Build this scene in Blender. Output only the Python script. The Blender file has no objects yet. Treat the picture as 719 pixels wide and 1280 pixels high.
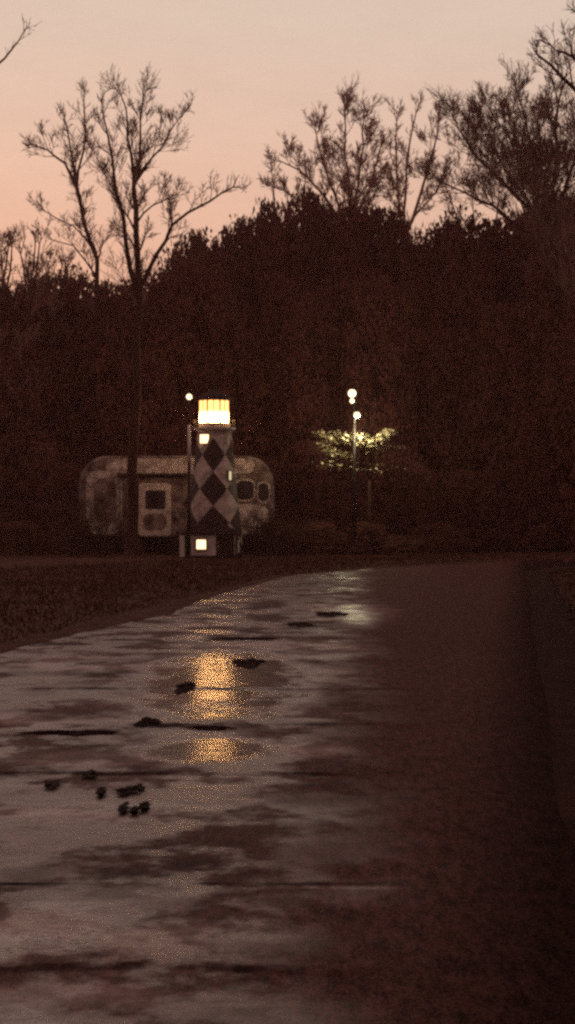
import bpy, bmesh, math, random
from mathutils import Vector, noise
R = math.radians
rnd = random.Random(7)
sc = bpy.context.scene
C = sc.collection
F, HOR, H = 2200.0, 645.0, 1.5          # focal length and horizon of the 719x1280 photograph, eye height

def W(px, py, Y):                       # photograph pixel at distance Y -> place in the world
    return Vector(((px - 359.5) / F * Y, Y, H + (HOR - py) / F * Y))

# ------------------------------------------------------------------ materials
def mat(name, base=(.1, .1, .1), rough=.8, spec=.3, metallic=0., var=0., vscale=4., bump=0., bscale=20., emis=None, estr=0., c2=None):
    m = bpy.data.materials.new(name); m.use_nodes = True
    nt = m.node_tree; N = nt.nodes; L = nt.links
    b = N['Principled BSDF']
    b.inputs['Base Color'].default_value = (*base, 1)
    b.inputs['Roughness'].default_value = rough
    b.inputs['Specular IOR Level'].default_value = spec
    b.inputs['Metallic'].default_value = metallic
    tc = N.new('ShaderNodeTexCoord')
    if var > 0 or c2:
        n = N.new('ShaderNodeTexNoise'); n.inputs['Scale'].default_value = vscale; n.inputs['Detail'].default_value = 5; n.inputs['Roughness'].default_value = .65
        L.new(tc.outputs['Object'], n.inputs['Vector'])
        r = N.new('ShaderNodeValToRGB'); r.color_ramp.elements[0].position = .36; r.color_ramp.elements[1].position = .64
        lo = c2 if c2 else tuple(c * (1 - var) for c in base)
        hi = base if c2 else tuple(min(1, c * (1 + var)) for c in base)
        r.color_ramp.elements[0].color = (*lo, 1); r.color_ramp.elements[1].color = (*hi, 1)
        L.new(n.outputs['Fac'], r.inputs['Fac']); L.new(r.outputs['Color'], b.inputs['Base Color'])
    if bump > 0:
        n2 = N.new('ShaderNodeTexNoise'); n2.inputs['Scale'].default_value = bscale; n2.inputs['Detail'].default_value = 4
        L.new(tc.outputs['Object'], n2.inputs['Vector'])
        bp = N.new('ShaderNodeBump'); bp.inputs['Strength'].default_value = bump; bp.inputs['Distance'].default_value = .03
        L.new(n2.outputs['Fac'], bp.inputs['Height']); L.new(bp.outputs['Normal'], b.inputs['Normal'])
    if emis:
        b.inputs['Emission Color'].default_value = (*emis, 1); b.inputs['Emission Strength'].default_value = estr
    return m

M = {}
M['leaf'] = mat('evergreen_foliage', (.150, .060, .045), .9, .1, c2=(.105, .040, .030), vscale=1.1)
M['leaf_b'] = mat('evergreen_foliage_brown', (.155, .063, .047), .9, .1, c2=(.110, .043, .032), vscale=1.5)
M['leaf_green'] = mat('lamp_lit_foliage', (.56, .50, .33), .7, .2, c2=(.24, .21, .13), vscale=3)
M['shrub'] = mat('winter_shrub', (.17, .078, .057), .9, .1, c2=(.09, .037, .027), vscale=2.2)
M['far'] = mat('far_wood', (.15, .060, .045), .95, .05, c2=(.12, .048, .036), vscale=.6)
M['bark'] = mat('wet_bark', (.05, .022, .017), .85, .2, var=.4, vscale=6, bump=.5, bscale=14)
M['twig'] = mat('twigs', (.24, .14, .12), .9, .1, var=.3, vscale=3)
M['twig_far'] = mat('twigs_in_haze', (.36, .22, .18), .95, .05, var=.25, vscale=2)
M['grass'] = mat('winter_grass', (.12, .056, .036), .9, .1, c2=(.06, .027, .019), vscale=1.3)
M['soil'] = mat('turf_soil', (.10, .046, .033), .9, .08, c2=(.055, .025, .018), vscale=.8, bump=.8, bscale=9)
M['white'] = mat('weathered_white_paint', (.58, .50, .46), .6, .3, var=.35, vscale=3.0, bump=.1)
M['post'] = mat('white_post_paint', (.75, .70, .64), .5, .3, var=.1, vscale=5)
M['black'] = mat('black_paint', (.022, .016, .014), .55, .3, var=.3, vscale=6)
M['dark'] = mat('dark_metal', (.012, .008, .007), .5, .4, metallic=.3, var=.3)
M['roofing'] = mat('dark_shingle', (.03, .018, .015), .8, .2, var=.4, vscale=8)
M['camper'] = mat('camper_aluminium_skin', (.78, .72, .68), .6, .2, c2=(.20, .16, .145), vscale=2.6, bump=.15, bscale=6)
M['camper_low'] = mat('camper_stained_skin', (.34, .28, .26), .8, .1, c2=(.045, .028, .024), vscale=1.8, bump=.15, bscale=6)
M['trim'] = mat('camper_trim', (.78, .72, .66), .5, .3, c2=(.38, .31, .27), vscale=5)
M['glass_dark'] = mat('dark_window_glass', (.012, .008, .007), .12, .5)
M['rubber'] = mat('tyre_rubber', (.02, .015, .013), .85, .2, var=.2)
M['lantern'] = mat('lit_lantern_glass', (.5, .4, .2), .5, .2, emis=(1., .43, .052), estr=21)
M['window_lit'] = mat('lit_window_pane', (.5, .4, .3), .5, .2, emis=(1., .62, .33), estr=2.6)
M['slit_lit'] = mat('lit_slit_window', (.5, .4, .3), .5, .2, emis=(.95, .72, .42), estr=.8)
M['globe'] = mat('lit_globe', (.8, .8, .7), .4, .3, emis=(1., .74, .45), estr=2.2)
M['globe_b'] = mat('lit_white_globe', (.8, .8, .7), .4, .3, emis=(1., .74, .40), estr=2.4)
M['litter'] = mat('wet_dead_leaves', (.02, .011, .009), .8, .15, var=.5, vscale=20)
M['patch'] = mat('raised_asphalt_patch', (.024, .012, .010), .95, .05, var=.5, vscale=8, bump=.8, bscale=30)

M['mud'] = mat('mud', (.05, .022, .016), .95, .05, c2=(.02, .009, .007), vscale=3, bump=.6, bscale=12)
def diamond_mat():
    m = bpy.data.materials.new('black_and_white_diamonds'); m.use_nodes = True
    nt = m.node_tree; N = nt.nodes; L = nt.links; b = N['Principled BSDF']
    tc = N.new('ShaderNodeTexCoord'); sp = N.new('ShaderNodeSeparateXYZ'); L.new(tc.outputs['Object'], sp.inputs[0])
    def mth(op, a, c=None, d=None):
        n = N.new('ShaderNodeMath'); n.operation = op
        for i, v in enumerate((a, c, d)):
            if v is None: continue
            if isinstance(v, (int, float)): n.inputs[i].default_value = v
            else: L.new(v, n.inputs[i])
        return n.outputs[0]
    neg = mth('MULTIPLY', sp.outputs['Y'], -1.)
    ang = mth('ARCTAN2', sp.outputs['X'], neg)                 # 0 on the side that faces the road
    u = mth('DIVIDE', ang, 2 * math.pi / 5)
    v = mth('DIVIDE', mth('SUBTRACT', sp.outputs['Z'], 2.38), 1.17)
    fu = mth('ABSOLUTE', mth('SUBTRACT', u, mth('ROUND', u)))
    fv = mth('ABSOLUTE', mth('SUBTRACT', v, mth('ROUND', v)))
    s = mth('LESS_THAN', mth('ADD', fu, fv), .5)
    lowtop = mth('LESS_THAN', sp.outputs['Z'], 4.15)
    s = mth('MULTIPLY', s, lowtop)
    n = N.new('ShaderNodeTexNoise'); n.inputs['Scale'].default_value = 3.5; n.inputs['Detail'].default_value = 6; n.inputs['Roughness'].default_value = .7
    L.new(tc.outputs['Object'], n.inputs['Vector'])
    r = N.new('ShaderNodeValToRGB'); r.color_ramp.elements[0].position = .35; r.color_ramp.elements[1].position = .66
    r.color_ramp.elements[0].color = (.22, .175, .155, 1); r.color_ramp.elements[1].color = (.66, .57, .51, 1)
    L.new(n.outputs['Fac'], r.inputs['Fac'])
    mx = N.new('ShaderNodeMix'); mx.data_type = 'RGBA'
    L.new(s, mx.inputs['Factor']); L.new(r.outputs['Color'], mx.inputs[6]); mx.inputs[7].default_value = (.03, .018, .015, 1)
    L.new(mx.outputs[2], b.inputs['Base Color']); b.inputs['Roughness'].default_value = .6; b.inputs['Specular IOR Level'].default_value = .2
    return m
M['diamond'] = diamond_mat()

def road_mat():
    m = bpy.data.materials.new('wet_asphalt'); m.use_nodes = True
    nt = m.node_tree; N = nt.nodes; L = nt.links; b = N['Principled BSDF']
    tc = N.new('ShaderNodeTexCoord')
    def mp(sx, sy, off=0.):
        k = N.new('ShaderNodeMapping'); k.inputs['Scale'].default_value = (sx, sy, 1); k.inputs['Location'].default_value = (off, off * .7, 0)
        L.new(tc.outputs['Object'], k.inputs['Vector']); return k.outputs[0]
    def nz(vec, s, d=4, r=.6):
        n = N.new('ShaderNodeTexNoise'); n.inputs['Scale'].default_value = s; n.inputs['Detail'].default_value = d; n.inputs['Roughness'].default_value = r
        L.new(vec, n.inputs['Vector']); return n.outputs['Fac']
    def mth(op, a, c=None, d=None, cl=False):
        n = N.new('ShaderNodeMath'); n.operation = op; n.use_clamp = cl
        for i, v in enumerate((a, c, d)):
            if v is None: continue
            if isinstance(v, (int, float)): n.inputs[i].default_value = v
            else: L.new(v, n.inputs[i])
        return n.outputs[0]
    def sstep(v, a, c, o0=0., o1=1.):
        n = N.new('ShaderNodeMapRange'); n.interpolation_type = 'SMOOTHSTEP'
        L.new(v, n.inputs['Value'])
        for i, x in enumerate((a, c, o0, o1)): n.inputs[i + 1].default_value = x
        return n.outputs[0]
    sp = N.new('ShaderNodeSeparateXYZ'); L.new(tc.outputs['Object'], sp.inputs[0])
    X, Y = sp.outputs['X'], sp.outputs['Y']
    # the wet half: left of a line that leans with the road
    wob = mth('MULTIPLY', mth('SUBTRACT', nz(mp(.6, .25), 1., 4), .5), 1.6)
    pos = mth('ADD', mth('SUBTRACT', X, mth('MULTIPLY', Y, .045)), mth('MULTIPLY', wob, mth('MINIMUM', mth('MULTIPLY', Y, .1), 1.)))
    wet = sstep(pos, -.85, .35, 1., 0.)
    wet = mth('MULTIPLY', wet, sstep(nz(mp(1.5, 1.15, 21), 1., 6, .62), .43, .57, .10, 1.15))
    # puddles, stretched across the road as a low viewpoint shows worn ruts and joints
    p1 = nz(mp(.45, .8, 3.1), 1., 5, .55)
    pud = sstep(p1, .46, .60)
    def ell(cx, cy, rx, ry, e=.5):     # a standing sheet of water with an uneven shore
        dx = mth('DIVIDE', mth('SUBTRACT', X, cx), rx); dy = mth('DIVIDE', mth('SUBTRACT', Y, cy), ry)
        q = mth('ADD', mth('MULTIPLY', dx, dx), mth('MULTIPLY', dy, dy))
        q = mth('ADD', q, mth('MULTIPLY', mth('SUBTRACT', nz(mp(1.6, 1.0, cy), 1.6, 5, .7), .5), 2.1))
        return sstep(q, e, 1.1, 1., 0.)
    pools = mth('MAXIMUM', ell(-.62, 16.2, 1.0, 4.6, .2), ell(-.48, 11.3, .6, .75, .3))
    pools = mth('MAXIMUM', pools, mth('MULTIPLY', ell(-2.6, 15.2, 1.7, 1.5, -.2), .6))
    pools = mth('MAXIMUM', pools, mth('MULTIPLY', ell(1.02, 27.0, .45, 4.2, -.2), .7))
    pud = mth('MAXIMUM', mth('MULTIPLY', mth('MULTIPLY', pud, wet), .55), pools)
    sheen = sstep(nz(mp(1.9, 1.6, 41), 1., 6, .62), .46, .60)
    sheen = mth('MULTIPLY', sheen, sstep(Y, 8.6, 10.6, 1., 0.))
    sheen = mth('MULTIPLY', sheen, sstep(mth('ADD', X, mth('MULTIPLY', wob, .3)), -.45, .25, 1., 0.))
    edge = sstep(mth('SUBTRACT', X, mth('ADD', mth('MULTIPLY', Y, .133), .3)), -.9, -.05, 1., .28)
    base = N.new('ShaderNodeMix'); base.data_type = 'RGBA'
    patch = sstep(nz(mp(.75, .75, 31), 1., 6, .62), .36, .62)
    L.new(sstep(mth('ADD', mth('MULTIPLY', nz(mp(1, .6), 70, 3, .9), .5), mth('MULTIPLY', nz(mp(1, .25, 5), 16, 5, .9), .5)), .42, .58), base.inputs['Factor'])
    base.inputs[6].default_value = (.019, .008, .007, 1); base.inputs[7].default_value = (.132, .061, .054, 1)
    # cross joints and dark strips at measured distances
    dark = None
    ln = mth('MULTIPLY', mth('SUBTRACT', nz(mp(1.3, .3, 7), 1., 4), .5), .34)
    yy = mth('ADD', Y, ln)
    for y0, w in ((10.25, .10), (7.18, .035), (5.85, .07), (12.6, .16), (15.3, .16)):
        t = sstep(mth('ABSOLUTE', mth('SUBTRACT', yy if w > .05 else Y, y0)), w * .4, w * 1.2, 1., 0.)
        dark = t if dark is None else mth('MAXIMUM', dark, t)
    dk = mth('MULTIPLY', mth('MULTIPLY', dark, sstep(pos, -.5, .5, 1., .0)), sstep(nz(mp(.9, .5, 15), 1.6, 4, .7), .38, .58))
    lip = sstep(mth('ABSOLUTE', mth('SUBTRACT', Y, 7.10)), .012, .035, 1., 0.)  # light base colour stands in for the sky glint along this joint
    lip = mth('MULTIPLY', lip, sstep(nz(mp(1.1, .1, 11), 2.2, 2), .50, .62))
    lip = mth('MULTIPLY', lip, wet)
    mx = N.new('ShaderNodeMix'); mx.data_type = 'RGBA'
    L.new(mth('MULTIPLY', dk, .8), mx.inputs['Factor']); L.new(base.outputs[2], mx.inputs[6]); mx.inputs[7].default_value = (.012, .006, .005, 1)
    pale = None      # lighter base colour painted in for sky glare on the puddles
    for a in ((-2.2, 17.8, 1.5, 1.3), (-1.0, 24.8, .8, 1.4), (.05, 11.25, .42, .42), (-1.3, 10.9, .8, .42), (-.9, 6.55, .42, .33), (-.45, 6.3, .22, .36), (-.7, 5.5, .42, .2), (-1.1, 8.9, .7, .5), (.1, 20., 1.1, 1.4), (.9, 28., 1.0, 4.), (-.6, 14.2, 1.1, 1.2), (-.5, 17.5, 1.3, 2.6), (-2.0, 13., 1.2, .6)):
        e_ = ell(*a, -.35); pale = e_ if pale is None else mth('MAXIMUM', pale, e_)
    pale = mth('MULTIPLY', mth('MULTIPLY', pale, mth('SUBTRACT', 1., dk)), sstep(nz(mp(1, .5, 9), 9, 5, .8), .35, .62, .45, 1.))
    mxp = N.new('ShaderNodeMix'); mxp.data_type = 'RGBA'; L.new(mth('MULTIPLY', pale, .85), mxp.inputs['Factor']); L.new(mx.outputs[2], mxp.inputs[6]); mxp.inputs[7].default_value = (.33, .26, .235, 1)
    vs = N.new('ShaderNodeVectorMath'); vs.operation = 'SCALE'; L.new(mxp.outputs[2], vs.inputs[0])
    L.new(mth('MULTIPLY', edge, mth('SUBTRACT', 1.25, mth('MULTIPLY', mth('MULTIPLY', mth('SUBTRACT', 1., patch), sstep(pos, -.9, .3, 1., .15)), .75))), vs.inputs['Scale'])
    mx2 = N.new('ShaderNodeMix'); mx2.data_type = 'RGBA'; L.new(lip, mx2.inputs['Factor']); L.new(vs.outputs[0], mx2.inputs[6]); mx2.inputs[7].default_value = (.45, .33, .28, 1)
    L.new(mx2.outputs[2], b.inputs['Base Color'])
    rg = mth('SUBTRACT', .75, mth('MULTIPLY', wet, mth('ADD', .15, mth('MULTIPLY', patch, .28))))
    rg = mth('SUBTRACT', rg, mth('MULTIPLY', pud, mth('SUBTRACT', rg, .17)))
    rg = mth('SUBTRACT', rg, mth('MULTIPLY', sheen, mth('SUBTRACT', rg, .17)))
    rg = mth('ADD', rg, mth('MULTIPLY', dk, .35))
    rg = mth('SUBTRACT', rg, mth('MULTIPLY', lip, .3), cl=True)
    L.new(mth('MAXIMUM', rg, .06), b.inputs['Roughness'])
    sl = mth('ADD', .03, mth('MULTIPLY', wet, .6)); sl = mth('ADD', sl, mth('MULTIPLY', pud, .75))
    sl = mth('MULTIPLY', sl, mth('SUBTRACT', 1., mth('MULTIPLY', dk, .85)))
    sl = mth('ADD', sl, mth('MULTIPLY', lip, 1.2))
    sl = mth('ADD', sl, mth('MULTIPLY', sheen, .5)); sl = mth('MULTIPLY', sl, edge)
    L.new(sl, b.inputs['Specular IOR Level'])
    grit = mth('MULTIPLY', mth('SUBTRACT', 1., mth('MULTIPLY', pud, .97)), .0075)
    h = mth('ADD', mth('MULTIPLY', nz(mp(1, 1), 45, 3, .7), grit), mth('MULTIPLY', nz(mp(1.0, 2.0), 1.6, 4, .6), mth('SUBTRACT', .022, mth('MULTIPLY', pud, .0205))))
    h = mth('ADD', h, mth('MULTIPLY', nz(mp(.5, 2.6, 77), 1.5, 3, .5), .0045))
    h = mth('ADD', h, mth('MULTIPLY', nz(mp(2.4, 3.6, 55), 1.5, 3, .6), .0022))
    bp = N.new('ShaderNodeBump'); bp.inputs['Distance'].default_value = 1.
    bp.inputs['Strength'].default_value = .85
    L.new(h, bp.inputs['Height']); L.new(bp.outputs['Normal'], b.inputs['Normal'])
    return m
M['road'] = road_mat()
M['gravel'] = mat('damp_gravel', (.10, .046, .034), .9, .08, c2=(.05, .022, .016), vscale=2, bump=1., bscale=30)

# ------------------------------------------------------------------ object helpers
def link(o, parent=None):
    C.objects.link(o)
    if parent: o.parent = parent
    return o
def tag(o, label=None, cat=None, group=None, kind=None):
    if label: o['label'] = label
    if cat: o['category'] = cat
    if group: o['group'] = group
    if kind: o['kind'] = kind
    return o
def empty(name, loc, rz=0.):
    o = bpy.data.objects.new(name, None); o.location = loc; o.rotation_euler = (0, 0, rz); o.empty_display_size = .2
    return link(o)
class MB:
    def __init__(s): s.v = []; s.f = []
    def add(s, vs, fs):
        k = len(s.v); s.v += [tuple(v) for v in vs]; s.f += [tuple(i + k for i in f) for f in fs]
    def box(s, c, d, rz=0.):
        cx, cy, cz = c; a, b, h = d[0] / 2, d[1] / 2, d[2] / 2; co, si = math.cos(rz), math.sin(rz)
        vs = [(cx + x * a * co - y * b * si, cy + x * a * si + y * b * co, cz + z * h) for z in (-1, 1) for x, y in ((-1, -1), (1, -1), (1, 1), (-1, 1))]
        s.add(vs, [(3, 2, 1, 0), (4, 5, 6, 7), (0, 1, 5, 4), (1, 2, 6, 5), (2, 3, 7, 6), (3, 0, 4, 7)])
    def tube(s, pts, rad, n=6, caps=True):
        pts = [Vector(p) for p in pts]; rings = []
        k0 = len(s.v)
        for i, p in enumerate(pts):
            d = (pts[min(i + 1, len(pts) - 1)] - pts[max(i - 1, 0)])
            if d.length < 1e-6: d = Vector((0, 0, 1))
            d.normalize()
            a = d.cross(Vector((.31, .95, .07)) if abs(d.z) > .2 else Vector((0, 0, 1)))
            if a.length < 1e-4: a = d.cross(Vector((1, 0, 0)))
            a.normalize(); b = d.cross(a); r = rad[i] if isinstance(rad, (list, tuple)) else rad
            for k in range(n):
                t = 2 * math.pi * k / n; q = p + a * math.cos(t) * r + b * math.sin(t) * r
                s.v.append((q.x, q.y, q.z))
        for i in range(len(pts) - 1):
            for k in range(n):
                A = k0 + i * n; B = A + n
                s.f.append((A + k, A + (k + 1) % n, B + (k + 1) % n, B + k))
        if caps:
            s.f.append(tuple(k0 + k for k in reversed(range(n)))); s.f.append(tuple(k0 + (len(pts) - 1) * n + k for k in range(n)))
    def lathe(s, prof, n=24, c=(0, 0, 0), cap=True):
        k0 = len(s.v)
        for r, z in prof:
            for k in range(n):
                t = 2 * math.pi * (k + .5) / n
                s.v.append((c[0] + r * math.cos(t), c[1] + r * math.sin(t), c[2] + z))
        for i in range(len(prof) - 1):
            for k in range(n):
                A = k0 + i * n; B = A + n; s.f.append((A + k, A + (k + 1) % n, B + (k + 1) % n, B + k))
        if cap:
            s.f.append(tuple(k0 + k for k in reversed(range(n)))); s.f.append(tuple(k0 + (len(prof) - 1) * n + k for k in range(n)))
    def mesh(s, name, m, smooth=False):
        me = bpy.data.meshes.new(name); me.from_pydata(s.v, [], s.f); me.materials.append(m)
        if smooth: me.polygons.foreach_set('use_smooth', [True] * len(me.polygons))
        me.update(); return me
    def build(s, name, m, parent=None, smooth=False, bevel=0.):
        o = link(bpy.data.objects.new(name, s.mesh(name, m, smooth)), parent)
        if bevel:
            b = o.modifiers.new('bevel', 'BEVEL'); b.width = bevel; b.segments = 2
        return o
def globe(name, m, parent, c, r, n=16):
    g = MB(); g.lathe([(max(.004, r * math.sin(math.pi * i / 12)), -r * math.cos(math.pi * i / 12)) for i in range(13)], n, c)
    return g.build(name, m, parent, True)

# ------------------------------------------------------------------ road course and ground
LE = [(-60, -4.2), (0, -3.9), (12, -3.6), (20, -3.3), (31, -1.9), (44, -.2), (51, 2.5), (60, 7.8), (67, 17), (74, 32), (95, 90)]
RE = [(-60, 1.25), (0, 1.25), (5, 1.25), (9, 1.5), (21, 3.05), (35, 4.9), (46, 6.3), (51, 7.8), (54, 9.8), (58, 16), (64, 31), (80, 90), (95, 150)]
def itp(T, y):
    if y <= T[0][0]: return T[0][1]
    for (a, p), (b, q) in zip(T, T[1:]):
        if y <= b:
            t = (y - a) / (b - a); return p + (q - p) * t
    return T[-1][1] + (y - T[-1][0]) * 8
def gz(x, y):
    l, r = itp(LE, y), itp(RE, y)
    d = max(l - x, x - r)
    if d < -.3: return -.06
    t = min(1, max(0, (d + .3) / 2.5))
    v = -.06 + t * t * (3 - 2 * t) * .12
    return v + t * .05 * noise.noise(Vector((x * .35, y * .35, 0)))
def axis(lo, hi, step, far):
    a = []; v = lo
    while v <= hi: a.append(v); v += step
    s = step; v = hi
    while v < far: s *= 1.5; v += s; a.append(v)
    s = step; v = lo
    while v > -far: s *= 1.5; v -= s; a.insert(0, v)
    return a
ax, ay = axis(-30, 30, .3, 1500), axis(0, 90, .35, 1500)
g = MB()
g.v = [(x, y, gz(x, y) if abs(x) < 60 and -40 < y < 150 else .05) for y in ay for x in ax]
nx = len(ax)
g.f = [(j * nx + i, j * nx + i + 1, (j + 1) * nx + i + 1, (j + 1) * nx + i) for j in range(len(ay) - 1) for i in range(nx - 1)]
tag(g.build('ground', M['soil'], None, True), kind='structure')
def strip(name, m, ylist, fl, fr, n, z):
    s = MB()
    for y in ylist:
        a, b = fl(y), fr(y)
        for i in range(n + 1): s.v.append((a + (b - a) * i / n, y, z))
    for j in range(len(ylist) - 1):
        for i in range(n):
            k = j * (n + 1) + i; s.f.append((k, k + 1, k + n + 2, k + n + 1))
    return tag(s.build(name, m), kind='structure')
ys = [-40 + i * 1. for i in range(128)]
def wobble(y, k): return .16 * noise.noise(Vector((k, y * .5, 0))) + .10 * noise.noise(Vector((k + 9, y * 1.7, 3)))
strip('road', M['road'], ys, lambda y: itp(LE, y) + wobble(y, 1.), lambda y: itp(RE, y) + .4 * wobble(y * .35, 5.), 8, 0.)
ys2 = [-10 + i * .5 for i in range(140)]
strip('gravel_shoulder', M['gravel'], ys2, lambda y: itp(LE, y) - .12 + wobble(y, 3.), lambda y: itp(LE, y) + .22 + .8 * wobble(y, 7.) + max(0, .35 - abs(y - 27) * .05), 3, .006)

strip('muddy_edge', M['mud'], ys2, lambda y: itp(RE, y) - .10 + .4 * wobble(y * .35, 5.), lambda y: itp(RE, y) + .5 + wobble(y, 12.), 3, .006)
# grass on both verges
gb = MB()
for i in range(52000):
    y = 6 + 62 * rnd.random() ** .8
    left = rnd.random() < .72
    x = itp(LE, y) - .08 - rnd.random() ** 1.4 * 9 if left else itp(RE, y) + .05 + rnd.random() ** 1.5 * 5
    if not left and y > 58: continue
    z = gz(x, y) - .01
    edge = min(1, (itp(LE, y) - x if left else x - itp(RE, y)) / 1.2)
    h = (.03 + .08 * rnd.random() * (1 + noise.noise(Vector((x, y, 2))))) * (.4 + .9 * edge); a = rnd.random() * math.pi; w = .012 + .012 * rnd.random()
    dx, dy = math.cos(a) * w, math.sin(a) * w; lx, ly = rnd.gauss(0, .4) * h, rnd.gauss(0, .4) * h
    gb.add([(x - dx, y - dy, z), (x + dx, y + dy, z), (x + lx, y + ly, z + h)], [(0, 1, 2)])
tag(gb.build('grass', M['grass']), 'short brown winter grass growing along both sides of the wet road', 'grass', kind='stuff')

# ragged dark patches of broken asphalt, and clumps of wet leaves
def blob(name, m, px, py, wpx, hpx, label, cat, group=None, seed=0, hgt=.012):
    wpx *= .86; hpx *= .72
    Y = H * F / (py - HOR); c = W(px, py, Y); rx = wpx / 2 / F * Y
    Y2 = H * F / (py + hpx / 2 - HOR); Y1 = H * F / (max(py - hpx / 2, HOR + 8) - HOR); ry = (Y1 - Y2) / 2
    s = MB(); n = 90; rr = random.Random(seed)
    rings = ((1., .004), (.86, hgt * .6), (.55, hgt), (.2, hgt * .8))
    for q, z in rings:
        for k in range(n):
            t = 2 * math.pi * k / n
            w = 1 + .75 * noise.noise(Vector((math.cos(t) * 1.6, math.sin(t) * 1.6, seed * 3.1))) + .45 * noise.noise(Vector((math.cos(t) * 4.5, math.sin(t) * 4.5, seed * 1.7))) + .22 * noise.noise(Vector((math.cos(t) * 12, math.sin(t) * 12, seed * .7)))
            s.v.append((rx * q * w * math.cos(t), ry * q * w * math.sin(t), z * (1 + .5 * rr.uniform(-1, 1) * (q < .95))))
    for j in range(3):
        for k in range(n): s.f.append((j * n + k, j * n + (k + 1) % n, (j + 1) * n + (k + 1) % n, (j + 1) * n + k))
    s.f.append(tuple(3 * n + k for k in range(n)))
    o = s.build(name, m); o.location = (c.x, Y, 0.004)
    return tag(o, label, cat, group)
G = 'dark patches of broken asphalt on the road'
for i, (px, py, w, h, lb) in enumerate([
    (310, 829, 46, 13, 'dark oval asphalt patch just right of the golden reflection'),
    (232, 859, 30, 15, 'dark asphalt patch touching the left side of the golden reflection'),
    (305, 799, 76, 4, 'thin long dark patch across the road above the golden reflection'),
    (97, 917, 132, 7, 'long thin dark streak of asphalt at the left, below the wet glare'),
    (184, 903, 30, 16, 'dark clotted patch right of the long thin streak'),
    (372, 781, 44, 5, 'small dark streak left of the far lamp reflection'),
    (412, 768, 46, 6, 'small dark streak touching the far lamp reflection'),
    (262, 911, 60, 5, 'faint dark streak between the two parts of the golden reflection')]):
    blob('asphalt_patch', M['patch'], px, py, w, h, lb, 'asphalt patch', G, i + 1)
def leafclump(px, py, w, h, label, seed):
    Y = H * F / (py - HOR); c = W(px, py, Y); rx = w / 2 / F * Y; ry = (H * F / (py - h / 2 - HOR) - H * F / (py + h / 2 - HOR)) / 2
    s = MB(); rr = random.Random(seed)
    for i in range(46):
        a = rr.random() * 6.28; q = math.sqrt(rr.random()) * (.7 + .4 * rr.random())
        x, y = math.cos(a) * rx * q, math.sin(a) * ry * q; z = .006 + rr.random() * .02; t = rr.random() * 6.28; l = .018 + rr.random() * .016
        ca, sa = math.cos(t), math.sin(t); tl = rr.uniform(-.012, .012)
        s.add([(x - ca * l, y - sa * l, z), (x - sa * l * .5, y + ca * l * .5, z + tl), (x + ca * l, y + sa * l, z + abs(tl)), (x + sa * l * .5, y - ca * l * .5, z)], [(0, 1, 2, 3)])
    o = s.build('leaf_clump', M['litter']); o.location = (c.x, Y, 0.002)
    tag(o, label, 'leaves', 'clumps of wet leaves on the road')
for i, a in enumerate([(66, 984, 26, 10, 'wide dark leaf clump farthest left on the wet road'),
    (111, 971, 22, 10, 'dark leaf clump lying on the dark joint, highest of the clumps'),
    (156, 992, 18, 12, 'dark leaf clump above the pair of small specks'),
    (170, 989, 20, 9, 'dark leaf clump farthest right of the upper row'),
    (127, 994, 8, 10, 'narrow dark leaf clump between the wide ones'),
    (155, 1015, 9, 12, 'small leaf clump, left of the lowest three specks'),
    (181, 1012, 10, 11, 'small leaf clump, right of the lowest three specks'),
    (168, 1017, 8, 8, 'small leaf clump, middle of the lowest three specks')]):
    leafclump(a[0], a[1], a[2] * .85, a[3] * .75, a[4], seed=40 + i)

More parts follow.
